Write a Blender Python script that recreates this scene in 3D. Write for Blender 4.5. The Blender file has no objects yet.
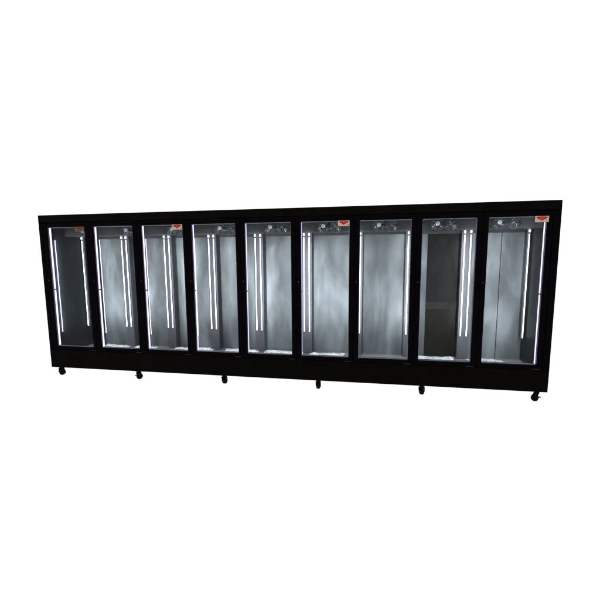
import bpy, bmesh, math, random
from mathutils import Vector, Matrix

random.seed(4)
S = bpy.context.scene
COL = S.collection

# ------------------------------------------------------------------ camera
cd = bpy.data.cameras.new('camera')
cam = bpy.data.objects.new('camera', cd)
COL.objects.link(cam)
cam.location = (4.3462, -4.6908, 1.5979)
cam.rotation_euler = (1.43436, 0.00694, 0.18990)
cd.sensor_width = 36.0
cd.lens = 403.85 / 600 * 36
cd.shift_x = 0.0004
cd.shift_y = 0.0188
cd.clip_start = 0.05
cd.clip_end = 500
S.camera = cam

# ------------------------------------------------------------------ light: plain white studio surroundings, the cooler's lamps and added rear glows do the rest
w = bpy.data.worlds.new('World')
S.world = w
w.use_nodes = True
bg = w.node_tree.nodes['Background']
bg.inputs['Color'].default_value = (1, 1, 1, 1)
bg.inputs['Strength'].default_value = 1.12
S.view_settings.view_transform = 'Standard'
S.view_settings.look = 'None'
S.view_settings.exposure = 0
S.view_settings.gamma = 1
S.cycles.sampling_pattern = 'TABULATED_SOBOL'
S.cycles.use_denoising = True
S.cycles.use_adaptive_sampling = False
S.cycles.denoising_input_passes = 'RGB'
S.cycles.sample_clamp_indirect = 3.0
S.cycles.caustics_reflective = False
S.cycles.caustics_refractive = False
LED = 4.5          # radiance of the tubes at the back posts
STRIP = 2.2         # strips along the door openings
FRONT = 3.0        # thin tubes behind the mullions, as seen from their sides
REAR_GLOW = 350.0        # unseen glow added behind them to brighten the back wall

# ------------------------------------------------------------------ sizes (metres)
P = 0.68            # door pitch
N = 9
GW = 0.566          # glass opening
GAP = (P - GW) / 2
ZB, ZT = 0.3996, 1.991
ZBB, ZTT = 0.10, 2.148
XL, XR = -0.0565, N * P + 0.071
YB = 0.97           # outer back
WALL = 0.85         # inner back wall
FLOOR = 0.255
CEIL = 2.06
ZF = -0.022         # surface the casters stand on


# ------------------------------------------------------------------ materials
def mat(name):
    m = bpy.data.materials.new(name)
    m.use_nodes = True
    nt = m.node_tree
    return m, nt, nt.nodes['Principled BSDF']


def noise(nt, scale, detail=3, sx=1, sy=1, sz=1, rough=.55, dist=0.0):
    tc = nt.nodes.new('ShaderNodeTexCoord')
    mp = nt.nodes.new('ShaderNodeMapping')
    mp.inputs['Scale'].default_value = (sx, sy, sz)
    n = nt.nodes.new('ShaderNodeTexNoise')
    n.inputs['Scale'].default_value = scale
    n.inputs['Detail'].default_value = detail
    n.inputs['Roughness'].default_value = rough
    n.inputs['Distortion'].default_value = dist
    geo = nt.nodes.new('ShaderNodeNewGeometry')
    nt.links.new(geo.outputs['Position'], mp.inputs['Vector'])
    nt.links.new(mp.outputs['Vector'], n.inputs['Vector'])
    nt.nodes.remove(tc)
    return n


def ramp(nt, src, a, b, lo=.3, hi=.7):
    r = nt.nodes.new('ShaderNodeMapRange')
    r.inputs['From Min'].default_value = lo
    r.inputs['From Max'].default_value = hi
    r.inputs['To Min'].default_value = a
    r.inputs['To Max'].default_value = b
    r.interpolation_type = 'SMOOTHSTEP'
    nt.links.new(src, r.inputs['Value'])
    return r.outputs['Result']


def colramp(nt, src, c0, c1, lo=.3, hi=.7):
    r = nt.nodes.new('ShaderNodeValToRGB')
    r.color_ramp.interpolation = 'EASE'
    r.color_ramp.elements[0].position = lo
    r.color_ramp.elements[0].color = (*c0, 1)
    r.color_ramp.elements[1].position = hi
    r.color_ramp.elements[1].color = (*c1, 1)
    nt.links.new(src, r.inputs['Fac'])
    return r.outputs['Color']


def bump(nt, b, src, strength, dist):
    bp = nt.nodes.new('ShaderNodeBump')
    bp.inputs['Strength'].default_value = strength
    bp.inputs['Distance'].default_value = dist
    nt.links.new(src, bp.inputs['Height'])
    nt.links.new(bp.outputs['Normal'], b.inputs['Normal'])


def black_paint(name, c, rough=.55, spec=.015):
    m, nt, b = mat(name)
    n = noise(nt, 6, 4)
    nt.links.new(colramp(nt, n.outputs['Fac'], tuple(v * .75 for v in c), tuple(v * 1.25 for v in c)), b.inputs['Base Color'])
    n2 = noise(nt, 60, 3)
    nt.links.new(ramp(nt, n2.outputs['Fac'], rough - .08, rough + .12), b.inputs['Roughness'])
    b.inputs['Specular IOR Level'].default_value = spec
    return m


def steel(name, dark, light, metallic, r0, r1, spec=.5, vs=.35, scale=2.2, stain_and_light=False):
    """brushed sheet with cloudy smears and fine vertical brushing"""
    m, nt, b = mat(name)
    n = noise(nt, scale, 5, 1, 1, vs, .6, .6)
    nt.links.new(colramp(nt, n.outputs['Fac'], dark, light, .24, .74), b.inputs['Base Color'])
    b.inputs['Metallic'].default_value = metallic
    if stain_and_light:
        st = noise(nt, 4.0, 2.6, 1.3, 1, .30, .45, .2)  # stains mixed with bright and dark bands of lamp light, painted in
        mixn = nt.nodes.new('ShaderNodeMix')
        mixn.data_type = 'RGBA'
        mixn.blend_type = 'MULTIPLY'
        mixn.inputs['Factor'].default_value = 1
        old = b.inputs['Base Color'].links[0].from_socket
        nt.links.new(old, mixn.inputs[6])
        nt.links.new(colramp(nt, st.outputs['Fac'], (.44, .44, .435), (1.5, 1.5, 1.5), .20, .78), mixn.inputs[7])
        nt.links.new(mixn.outputs[2], b.inputs['Base Color'])
    n2 = noise(nt, 5.0, 2.5, 1, 1, .4, .5, .3)
    nt.links.new(ramp(nt, n2.outputs['Fac'], r0, r1, .2, .8), b.inputs['Roughness'])
    b.inputs['Specular IOR Level'].default_value = spec
    return m


def plain(name, c, rough=.5, metallic=0.0, spec=.5):
    m, nt, b = mat(name)
    b.inputs['Metallic'].default_value = metallic
    n = noise(nt, 25, 4)
    nt.links.new(colramp(nt, n.outputs['Fac'], tuple(v * .85 for v in c), tuple(min(1, v * 1.12) for v in c)), b.inputs['Base Color'])
    b.inputs['Roughness'].default_value = rough
    b.inputs['Specular IOR Level'].default_value = spec
    return m


def lamp(name, c, s):
    m = bpy.data.materials.new(name)
    m.use_nodes = True
    nt = m.node_tree
    nt.nodes.clear()
    e = nt.nodes.new('ShaderNodeEmission')
    e.inputs['Color'].default_value = (*c, 1)
    e.inputs['Strength'].default_value = s
    o = nt.nodes.new('ShaderNodeOutputMaterial')
    nt.links.new(e.outputs[0], o.inputs[0])
    return m


M = {}
M['frame'] = black_paint('black_frame_paint', (.0012, .0008, .0014))
M['header'] = black_paint('black_header_paint', (.0026, .0019, .0014), .55)
M['base'] = black_paint('black_base_paint', (.0018, .0015, .0011), .55)
M['rubber'] = black_paint('black_rubber', (.002, .002, .002), .6, .04)
M['hinge'] = plain('dark_metal', (.012, .011, .011), .45, 0, .1)
M['back'] = steel('smeared_and_lit_steel', (.030, .034, .0365), (.122, .134, .140), .40, .37, .54, stain_and_light=True)
M['reflection_dark'] = steel('painted_dark_reflection', (.002, .0022, .0023), (.005, .0053, .0052), 0, .35, .55, .06)  # colour carries the dark reflection in the glass of bay eight
M['reflection_brown'] = steel('painted_brown_reflection', (.0035, .0032, .0025), (.0062, .0055, .0040), 0, .35, .6, .06, 1, 7)  # lower, brownish part of the same painted reflection
M['reflection_and_blade'] = steel('grey_reflection_and_blade', (.0065, .0063, .0056), (.011, .0106, .0096), .0, .4, .6, .06)  # grey band of the painted reflection; the fan blades share it
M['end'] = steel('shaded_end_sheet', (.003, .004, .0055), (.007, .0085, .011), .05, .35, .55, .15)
M['post'] = steel('post_steel', (.034, .0335, .039), (.055, .0545, .064), .3, .35, .5)
M['floor_steel'] = steel('floor_steel', (.10, .10, .105), (.22, .225, .23), .3, .3, .5)
M['post_edge'] = steel('post_edge_steel', (.02, .022, .026), (.035, .037, .042), .2, .4, .6)
M['fin'] = steel('fin_sheet', (.05, .045, .10), (.08, .07, .15), .0, .35, .5)
M['evap'] = steel('grey_evaporator_sheet', (.008, .008, .0085), (.015, .015, .0152), .1, .4, .6, .3, 1, 5)
M['ceil'] = plain('ceiling_sheet', (.06, .06, .06), .5)
M['spacer'] = plain('aluminium_spacer', (.22, .21, .25), .4, .3)
M['chrome'] = plain('chromed_wire', (.18, .195, .215), .25, .9)
M['hub'] = plain('pale_motor_cap', (.62, .66, .72), .2, .5)
M['blade'] = plain('dark_fan_blade', (.02, .023, .03), .4, .2)
M['clip'] = plain('white_plastic', (.75, .76, .8), .35)
M['clip_grey'] = plain('grey_plastic', (.10, .10, .12), .4)
M['cream'] = plain('cream_label_paper', (.43, .29, .235), .6, 0, .2)
M['orange'] = plain('orange_label_paper', (.115, .055, .033), .6, 0, .2)
M['orange_print'] = plain('orange_print', (.10, .018, .006), .6, 0, .2)
M['red'] = plain('red_print', (.40, .03, .025), .6, 0, .2)
M['dark_red'] = plain('dark_red_print', (.20, .010, .008), .6, 0, .2)
M['tube'] = lamp('lit_tube', (.86, .92, 1.0), LED)
M['thin_tube'] = lamp('lit_thin_tube', (.72, .74, 1.0), FRONT)
for k in ('thin_tube',):
    M[k].cycles.emission_sampling = 'NONE'
M['lens'] = lamp('added_rear_glow', (.90, .945, 1.0), REAR_GLOW)  # added glow behind the thin tubes, hidden from the front
M['strip'] = lamp('lit_strip', (.62, .56, 1.0), STRIP)
M['strip'].cycles.emission_sampling = 'NONE'
M['lens'].cycles.emission_sampling = 'FRONT_BACK'

# crumpled film on the cabinet floor
m, nt, b = mat('crumpled_film')
n = noise(nt, 22, 6, 1, 1, 1, .7, 1.5)
nt.links.new(colramp(nt, n.outputs['Fac'], (.18, .185, .19), (.80, .82, .83), .38, .58), b.inputs['Base Color'])
b.inputs['Roughness'].default_value = .3
bump(nt, b, n.outputs['Fac'], .8, .01)
M['film'] = m

# glass: nearly clear, a faint reflection that grows at a slant, light dust
m = bpy.data.materials.new('door_glass')
m.use_nodes = True
nt = m.node_tree
nt.nodes.clear()
tr = nt.nodes.new('ShaderNodeBsdfTransparent')
tr.inputs['Color'].default_value = (.95, .965, .97, 1)
gl = nt.nodes.new('ShaderNodeBsdfGlossy')
gl.inputs['Roughness'].default_value = .02
fr = nt.nodes.new('ShaderNodeFresnel')
fr.inputs['IOR'].default_value = 1.13
mx = nt.nodes.new('ShaderNodeMixShader')
o = nt.nodes.new('ShaderNodeOutputMaterial')
nt.links.new(fr.outputs[0], mx.inputs[0])
nt.links.new(tr.outputs[0], mx.inputs[1])
nt.links.new(gl.outputs[0], mx.inputs[2])
df = nt.nodes.new('ShaderNodeBsdfDiffuse')
df.inputs['Color'].default_value = (.7, .72, .74, 1)
dn = noise(nt, 7, 6, 1, 1, .45, .7, .8)
sp = noise(nt, 90, 2, 1, 1, 1, .5)
ad = nt.nodes.new('ShaderNodeMath')
ad.operation = 'ADD'
nt.links.new(ramp(nt, dn.outputs['Fac'], 0.0, .014, .5, .8), ad.inputs[0])
nt.links.new(ramp(nt, sp.outputs['Fac'], 0.0, .10, .76, .80), ad.inputs[1])
m2 = nt.nodes.new('ShaderNodeMixShader')
nt.links.new(ad.outputs[0], m2.inputs[0])
nt.links.new(mx.outputs[0], m2.inputs[1])
nt.links.new(df.outputs[0], m2.inputs[2])
nt.links.new(m2.outputs[0], o.inputs[0])
M['glass'] = m

# added translucent ground: the white surroundings shine through it, so no shadow shows
m = bpy.data.materials.new('white_shadowless_ground')
m.use_nodes = True
nt = m.node_tree
nt.nodes.clear()
tl = nt.nodes.new('ShaderNodeBsdfTranslucent')
tl.inputs['Color'].default_value = (.97, .97, .97, 1)
o = nt.nodes.new('ShaderNodeOutputMaterial')
nt.links.new(tl.outputs[0], o.inputs[0])
M['shadowless_ground'] = m


# ------------------------------------------------------------------ mesh helpers (everything in world metres)
def box(bm, x0, x1, y0, y1, z0, z1, bev=0.0, mi=0):
    r = bmesh.ops.create_cube(bm, size=1)
    vs = r['verts']
    for v in vs:
        v.co = Vector(((x0 + x1) / 2 + v.co.x * (x1 - x0), (y0 + y1) / 2 + v.co.y * (y1 - y0), (z0 + z1) / 2 + v.co.z * (z1 - z0)))
    fs = {f for v in vs for f in v.link_faces}
    for f in fs:
        f.material_index = mi
    if bev:
        es = list({e for v in vs for e in v.link_edges})
        bmesh.ops.bevel(bm, geom=es, offset=bev, segments=2, affect='EDGES', profile=.5)


def cyl(bm, p, axis, r, length, seg=16, r2=None, mi=0):
    rot = Vector((0, 0, 1)).rotation_difference(Vector(axis)).to_matrix().to_4x4()
    q = bmesh.ops.create_cone(bm, cap_ends=True, segments=seg, radius1=r, radius2=r if r2 is None else r2, depth=length,
                              matrix=Matrix.Translation(p) @ rot)
    for f in {f for v in q['verts'] for f in v.link_faces}:
        f.material_index = mi
        f.smooth = len(f.verts) == 4


def ring(bm, c, R, r, seg=28, ms=6):
    """torus in the xz plane"""
    vs = []
    for i in range(seg):
        a = 2 * math.pi * i / seg
        row = []
        for j in range(ms):
            t = 2 * math.pi * j / ms
            q = R + r * math.cos(t)
            row.append(bm.verts.new((c[0] + q * math.cos(a), c[1] + r * math.sin(t), c[2] + q * math.sin(a))))
        vs.append(row)
    for i in range(seg):
        for j in range(ms):
            f = bm.faces.new((vs[i][j], vs[(i + 1) % seg][j], vs[(i + 1) % seg][(j + 1) % ms], vs[i][(j + 1) % ms]))
            f.smooth = True


def rod(bm, a, b_, r, seg=6):
    a, b_ = Vector(a), Vector(b_)
    cyl(bm, (a + b_) / 2, (b_ - a), r, (b_ - a).length, seg)


def prism(bm, pts, y0, y1, mi=0):
    """outline in xz, extruded from y0 (front) to y1"""
    f0 = [bm.verts.new((x, y0, z)) for x, z in pts]
    f1 = [bm.verts.new((x, y1, z)) for x, z in pts]
    n = len(pts)
    fs = [bm.faces.new(f0), bm.faces.new(f1[::-1])]
    for i in range(n):
        fs.append(bm.faces.new((f0[i], f1[i], f1[(i + 1) % n], f0[(i + 1) % n])))
    for f in fs:
        f.material_index = mi


WORLD = {}


def obj(name, bm, mats, parent=None):
    bmesh.ops.recalc_face_normals(bm, faces=bm.faces[:])
    cs = [v.co for v in bm.verts]
    c = Vector([(min(v[i] for v in cs) + max(v[i] for v in cs)) / 2 for i in range(3)])
    for v in bm.verts:
        v.co -= c
    me = bpy.data.meshes.new(name)
    bm.to_mesh(me)
    bm.free()
    for k in (mats if isinstance(mats, (list, tuple)) else [mats]):
        me.materials.append(M[k])
    o = bpy.data.objects.new(name, me)
    COL.objects.link(o)
    if parent is not None:
        o.parent = parent
        o.location = c - WORLD[parent]
    else:
        o.location = c
    WORLD[o] = c
    return o


def B():
    return bmesh.new()


def part_box(name, parent, mats, *d, bev=0.0):
    bm = B()
    box(bm, *d, bev=bev)
    return obj(name, bm, mats, parent)


def dup(part, parent, shift):
    """copy of a part and of its sub-parts, moved by shift"""
    c = part.copy()
    COL.objects.link(c)
    c.parent = parent
    c.location = part.location + shift
    WORLD[c] = WORLD[part] + shift
    for k in list(part.children):
        q = k.copy()
        COL.objects.link(q)
        q.parent = c
        WORLD[q] = WORLD[k] + shift
    return c


# ------------------------------------------------------------------ setting
bm = B()
box(bm, -90, 96, -60, 140, ZF - .012, ZF)
shadowless_ground = obj('floor', bm, 'shadowless_ground')  # ground added so that the cooler casts no visible shadow
shadowless_ground['kind'] = 'structure'

# ------------------------------------------------------------------ the cooler
fridge = bpy.data.objects.new('display_fridge', None)
COL.objects.link(fridge)
fridge.location = (N * P / 2, .45, ZF)
WORLD[fridge] = Vector(fridge.location)
fridge['label'] = 'long black nine door glass display fridge on casters with lit white tubes inside'
fridge['category'] = 'display fridge'

# shell
part_box('header_panel', fridge, 'header', XL, XR, -.012, .05, 2.054, ZTT, bev=.004)
part_box('header_rail', fridge, 'frame', XL, XR, -.004, .05, ZT + .052, 2.050, bev=.002)
part_box('base_panel', fridge, 'base', XL, XR, -.012, .05, ZBB, .346, bev=.004)
part_box('roof_panel', fridge, 'header', XL, XR, .052, YB, 2.10, ZTT - .003)
part_box('rear_panel', fridge, 'base', XL, XR, YB - .05, YB, ZBB, 2.097)
part_box('underside_panel', fridge, 'base', XL, XR, .052, YB - .052, ZBB, .20)
for x0, x1, a, b_ in ((XL, XL + .0165, XL + .0168, XL + .020), (XR - .0165, XR, XR - .020, XR - .0168)):
    sp = part_box('side_panel', fridge, 'base', x0, x1, -.010, YB - .053, .203, 2.097)
    part_box('lining', sp, 'end', a, b_, .03, WALL - .003, FLOOR - .01, CEIL - .003)
    part_box('corner_stile', sp, 'frame', (x0 + .0002 if x0 < 0 else N * P + .004), (-.004 if x0 < 0 else x1 - .0002), -.0112, .046, .349, ZT + .049, bev=.002)
part_box('ceiling_panel', fridge, 'ceil', XL + .021, XR - .021, .055, WALL, CEIL, CEIL + .02)
bm = B()
box(bm, XL + .021, XR - .021, .052, WALL, FLOOR - .03, FLOOR - .006)
obj('floor_panel', bm, 'floor_steel', fridge)

# crumpled protective film left on the floor, lying differently in every bay
FILM = ((.30, .97, .16, .80), (.10, .62, .20, .78), (.06, .94, .34, .80), (.22, .96, .12, .82), (.14, .96, .14, .82),
        (.10, .80, .18, .78), (.08, .90, .10, .60), (.04, .88, .16, .82), (.06, .70, .20, .76))
for i, (u0, u1, y0, y1) in enumerate(FILM):
    bm = B()
    x0, x1 = i * P + P * u0, i * P + P * u1
    nx, ny = 30, 30
    ph = [random.uniform(0, 6.28) for _ in range(6)]

    def zf(x, y, u, v):
        e = min(u, 1 - u, v, 1 - v)
        w_ = .5 + .5 * math.sin(x * 31 + y * 13 + ph[0])
        w2 = abs(math.sin(x * 19 - y * 41 + ph[1]))
        return FLOOR - .002 + (.003 + .008 * w_ * w2 + abs(random.gauss(0, .0016))) * min(1, .35 + e * 5)
    g = []
    for p in range(nx + 1):
        row = []
        for q in range(ny + 1):
            u, v = p / nx, q / ny
            x = x0 + (x1 - x0) * u + .03 * math.sin(v * 7 + ph[2]) * (1 if .02 < u0 else 0)
            y = y0 + (y1 - y0) * v + .03 * math.sin(u * 6 + ph[3]) + .012 * math.sin(u * 23 + ph[4])
            row.append(bm.verts.new((x, min(y, .828), zf(x, y, u, v))))
        g.append(row)
    for p in range(nx):
        for q in range(ny):
            bm.faces.new((g[p][q], g[p + 1][q], g[p + 1][q + 1], g[p][q + 1]))
    obj('floor_film', bm, 'film', fridge)

# back wall: one sheet per bay, with a seam between them; bay 8 has a dark reflection put into its colours, bay 9 has a second seam
edges = [XL + .021] + [i * P + .02 for i in range(1, N)] + [XR - .021]
for i in range(N):
    x0, x1 = edges[i] + .0015, edges[i + 1] - .0015
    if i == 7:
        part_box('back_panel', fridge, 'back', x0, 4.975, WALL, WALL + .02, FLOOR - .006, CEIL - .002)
        d = part_box('back_panel', fridge, 'reflection_dark', 4.978, x1, WALL + .003, WALL + .023, .987, CEIL - .002)
        d['label'] = 'upper back sheet of the eighth bay, coloured as a dark reflection'
        part_box('reflection_band', fridge, 'reflection_and_blade', 4.978, x1, WALL + .001, WALL + .021, .885, .985)  # grey band of the reflection, built as a strip
        d = part_box('back_panel', fridge, 'reflection_brown', 4.978, x1, WALL + .003, WALL + .023, FLOOR - .006, .883)
        d['label'] = 'lower back sheet of the eighth bay, coloured as a brown reflection'
    elif i == 8:
        part_box('back_panel', fridge, 'back', x0, 5.865, WALL, WALL + .02, FLOOR - .006, CEIL - .002)
        part_box('back_panel', fridge, 'back', 5.873, x1, WALL, WALL + .02, FLOOR - .006, CEIL - .002)
    else:
        part_box('back_panel', fridge, 'back', x0, x1, WALL, WALL + .02, FLOOR - .006, CEIL - .002)
part_box('air_duct', fridge, 'evap', XL + .022, XR - .022, WALL - .03, WALL - .002, 1.868, CEIL - .004, bev=.003)

# evaporator cover that hangs from the ceiling, with a pair of fans for every bay
ev = part_box('evaporator_cover', fridge, 'evap', XL + .0225, XR - .0225, .405, .66, 1.893, CEIL - .001, bev=.004)


def make_fan(x, z, bright):
    y = .40
    bm = B()
    cyl(bm, (x, y + .002, z), (0, 1, 0), .078, .006, 28)
    f = obj('fan', bm, 'blade', fridge)
    bm = B()
    for R in (.076, .060, .045, .030):
        ring(bm, (x, y - .018 + (R > .07) * .012, z), R, .0022)
    for k in range(8):
        a = k * math.pi / 4 + .3
        rod(bm, (x + .02 * math.cos(a), y - .018, z + .02 * math.sin(a)), (x + .078 * math.cos(a), y - .006, z + .078 * math.sin(a)), .0024)
    for a in (.6, 2.3):
        rod(bm, (x - .074 * math.cos(a), y - .0225, z - .074 * math.sin(a)), (x + .074 * math.cos(a), y - .0225, z + .074 * math.sin(a)), .0034)
    obj('guard', bm, 'chrome', f)
    bm = B()
    cyl(bm, (x, y - .014, z), (0, -1, 0), .030 if bright else .020, .022, 20, .022 if bright else .014)
    obj('hub', bm, 'hub' if bright else 'chrome', f)
    bm = B()
    for k in range(5):
        a = k * 2 * math.pi / 5
        c, s = math.cos(a), math.sin(a)
        pts = [(.018, -.008, -.002), (.068, -.022, -.008), (.070, .018, .0), (.020, .010, .0)]
        lo = [bm.verts.new((x + px * c - pz * s, y - .006 + py * .6, z + px * s + pz * c)) for px, pz, py in pts]
        hi = [bm.verts.new((v.co.x, v.co.y - .0025, v.co.z)) for v in lo]
        bm.faces.new(lo)
        bm.faces.new(hi[::-1])
        for q in range(4):
            bm.faces.new((lo[q], hi[q], hi[(q + 1) % 4], lo[(q + 1) % 4]))
    obj('blades', bm, 'reflection_and_blade', f)
    return f


fa = make_fan(.5 * P - .070, 1.966, True)
fb = make_fan(.5 * P + .080, 1.962, False)
for i in range(1, N):
    for f in (fa, fb):
        dup(f, fridge, Vector((i * P, 0, 0)))

# lamp posts in front of the back wall behind each mullion: two upright tubes each
ZT0, ZT1 = .560, 1.842
bm = B()
box(bm, P - .066, P + .066, .738, .742, FLOOR, CEIL - .003, mi=0)
box(bm, P - .064, P + .064, .7422, .815, FLOOR, CEIL - .003, mi=1)
post = obj('lamp_post', bm, ['post', 'post_edge'], fridge)


def tube(parent, x, y, r=.0068, z0=ZT0, z1=ZT1, m='tube', rear=None, holder=True):
    """upright tube; `rear` is the direction its opaque spine faces (None: lit all round)"""
    bm = B()
    q = bmesh.ops.create_cone(bm, cap_ends=True, segments=12, radius1=r, radius2=r, depth=z1 - z0, matrix=Matrix.Translation((x, y, (z0 + z1) / 2)))
    for f in bm.faces:
        f.smooth = len(f.verts) == 4
        n = f.calc_center_median() - Vector((x, y, 0))
        n.z = 0
        if rear is not None and len(f.verts) == 4 and n.normalized().dot(Vector(rear)) > .45:
            f.material_index = 1
    t = obj('light_tube', bm, [m, 'clip_grey'], parent)
    if m == 'thin_tube':  # glowing face added on the unseen rear side to light the back wall
        bm = B()
        box(bm, x - .0048, x + .0048, y + r * .72, y + r * 1.3, z0 + .004, z1 - .004)
        for f in bm.faces:
            f.material_index = 0 if f.calc_center_median().y > y + r * 1.29 else 1
        obj('added_tube_glow', bm, ['lens', 'clip_grey'], parent)
    for z, d in ((z1, 1), (z0, -1)):
        bm = B()
        cyl(bm, (x, y, z + d * .004), (0, 0, 1), r * 1.1, .007, 14)
        obj('end_cap', bm, 'clip_grey', parent)
    if holder:
        bm = B()
        box(bm, x - .012, x + .012, y - .012, y + .0205, z1 + .020, z1 + .060, bev=.005)
        obj('tube_holder', bm, 'clip', parent)
    return t


for dx in (-.036, .036):
    tube(post, P + dx, .717, rear=(0, 1, 0))
for i in range(2, N):
    dup(post, fridge, Vector(((i - 1) * P, 0, 0)))
for x in (-.016, N * P + .022):
    bm = B()
    box(bm, x - .018, x + .018, .735, .75, ZT0 - .02, ZT1 + .06, bev=.002)
    ch = obj('lamp_channel', bm, 'post_edge', fridge)
    tube(ch, x, .717, rear=(-1 if x < 0 else 1, 0, 0))

# mullions between the doors, with a fin and a thin tube behind them
bm = B()
box(bm, P - .049, P + .049, .032, .088, .36, ZT + .045, bev=.002)
mul = obj('mullion', bm, 'frame', fridge)
part_box('fin', mul, 'fin', P - .004, P + .004, .0885, .174, .40, 1.92)
tube(mul, P, .188, .0048, .563, 1.83, 'thin_tube', rear=(0, 1, 0), holder=False)
for i in range(2, N):
    dup(mul, fridge, Vector(((i - 1) * P, 0, 0)))
bm = B()
box(bm, -.034, -.012, .150, .178, .55, 1.85, bev=.002)
ch = obj('lamp_channel', bm, 'fin', fridge)
tube(ch, -.006, .188, .0048, .563, 1.83, 'thin_tube', rear=(0, 1, 0), holder=False)

# lit strips along the door openings, each in two lengths with a joint half way up
def strip(x0, x1, first):
    s = None
    for z0, z1 in ((ZB + .004, 1.164), (1.180, ZT - .006 if first else ZT - .062)):
        part_box('light_strip', fridge, 'strip', x0, x1, .040, .066, z0, z1)


for i in range(6):
    strip(i * P + GAP - .0055, i * P + GAP - .0005, True)
strip(N * P - GAP - .0045, N * P - GAP + .0070, False)
part_box('strip_backing', fridge, 'frame', -.034, GAP - .008, .034, .074, .36, ZT + .045)
part_box('strip_backing', fridge, 'frame', N * P - GAP + .008, N * P + .048, .034, .074, .36, ZT + .045)
ls = part_box('light_strip', fridge, 'lens', N * P - GAP + .0125, N * P - GAP + .020, .0745, .078, .45, 1.90)  # added out of sight for a bright band on the bay's back wall
ls['label'] = 'hidden glowing strip added to light the back wall'
part_box('sill', fridge, 'frame', XL + .022, XR - .022, .052, .09, .20, ZB - .004)

# ------------------------------------------------------------------ doors
def make_door():
    x0, x1 = .002, P - .002
    a, b_ = GAP, P - GAP
    zb, zt = .350, ZT + .048
    bm = B()
    box(bm, x0, a, -.010, .028, zb, zt, bev=.003)
    box(bm, b_, x1, -.010, .028, zb, zt, bev=.003)
    box(bm, a - .0005, b_ + .0005, -.0096, .0276, ZT, zt - .0004, bev=.002)
    box(bm, a - .0005, b_ + .0005, -.0096, .0276, zb + .0004, ZB, bev=.002)
    d = obj('door', bm, 'frame', fridge)
    part_box('glass', d, 'glass', a + .0005, b_ - .0005, .004, .010, ZB + .0005, ZT - .0005)
    bm = B()
    s = .009
    box(bm, a + .0008, a + s * .45, .0108, .026, ZB + .001, ZT - .001)
    box(bm, b_ - s * .7, b_ - .0008, .0108, .026, ZB + .001, ZT - .001)
    box(bm, a + s, b_ - s, .0108, .026, ZT - s, ZT - .001)
    box(bm, a + s, b_ - s, .0108, .026, ZB + .001, ZB + s)
    obj('glass_spacer', bm, 'spacer', d)
    bm = B()
    box(bm, b_ - .05, b_ + .035, -.0135, -.0105, zb + .002, zb + .010, bev=.001)
    obj('hinge', bm, 'hinge', d)
    bm = B()
    cyl(bm, (.030, -.0135, 1.295), (0, 1, 0), .011, .007, 20)
    cyl(bm, (.030, -.0180, 1.295), (0, 1, 0), .0065, .003, 16)
    obj('lock', bm, 'hinge', d)
    return d


door0 = make_door()
doors = [door0] + [dup(door0, fridge, Vector((i * P, 0, 0))) for i in range(1, N)]


def sticker(i, paper, ox, label):
    d = doors[i]
    x1 = (i + 1) * P - GAP - .001 + ox
    x0 = x1 - .131
    z1, z0 = ZT - .001, ZT - .063
    bm = B()
    box(bm, x0, x1, -.0125, -.0112, z0, z1)
    W, H = x1 - x0, z1 - z0

    def pt(u, v):
        return (x0 + W * u, z0 + H * v)
    # spread-winged red mark that narrows to a point at the bottom
    prism(bm, [pt(*q) for q in ((.09, .80), (.20, .92), (.34, .86), (.50, .80), (.66, .86), (.80, .92), (.91, .80), (.80, .56), (.64, .44), (.50, .20), (.36, .44), (.20, .56))], -.0132, -.0126, 1)
    prism(bm, [pt(*q) for q in ((.30, .95), (.70, .95), (.66, .66), (.50, .44), (.34, .66))], -.0138, -.0133, 2)
    box(bm, x0 + W * .83, x0 + W * .90, -.0132, -.0126, z0 + H * .16, z0 + H * .28, mi=1)
    o = obj('sticker', bm, [paper, 'dark_red', 'red'] if paper == 'cream' else [paper, 'orange_print', 'orange_print'], d)
    o['label'] = label


sticker(0, 'orange', -.010, 'brownish orange sticker with an orange winged mark')
sticker(2, 'cream', 0, 'cream sticker with a red winged mark')
sticker(5, 'cream', 0, 'cream sticker with a red winged mark')
sticker(8, 'cream', .012, 'cream sticker with a red winged mark')

# ------------------------------------------------------------------ casters along the front edge
def make_caster(x, ang, y=.045):
    top = ZBB - .0005
    r = .0385
    zc = ZF + r
    rot = Matrix.Translation((x, y, 0)) @ Matrix.Rotation(ang, 4, 'Z')

    def tf(bm):
        bmesh.ops.transform(bm, matrix=rot, verts=bm.verts[:])
        return bm
    bm = B()
    box(bm, -.036, .036, -.036, .036, top - .006, top, bev=.002)
    cyl(bm, (0, 0, top - .016), (0, 0, 1), .026, .020, 20)
    box(bm, -.028, .028, -.0275, .0275, top - .034, top - .024, bev=.003)
    for s in (-1, 1):
        prism(bm, [(-.028, top - .026), (.028, top - .026), (.034, zc + .012), (.028, zc - .008), (.010, zc - .014), (-.008, zc - .006)], s * .026 - .002, s * .026 + .002)
    cyl(bm, (.012, 0, zc), (0, 1, 0), .007, .064, 12)
    c = obj('caster', tf(bm), 'rubber', fridge)
    bm = B()
    cyl(bm, (.012, 0, zc), (0, 1, 0), r - .004, .040, 32)
    cyl(bm, (.012, 0, zc), (0, 1, 0), r, .032, 32)
    obj('wheel', tf(bm), 'rubber', c)
    bm = B()
    box(bm, -.046, -.026, -.014, .014, zc + .010, zc + .018, bev=.002)
    obj('brake_lever', tf(bm), 'hinge', c)


for x, a in ((.045, .25), (1.23, .35), (2.44, 1.35), (3.655, 1.5), (4.873, 1.1), (6.10, 2.7)):
    make_caster(x, a)
for x, a in ((.08, .5), (1.4, 2.0), (2.7, 1.1), (4.0, .2), (5.2, 2.6), (6.05, 1.4)):
    make_caster(x, a, YB - .06)
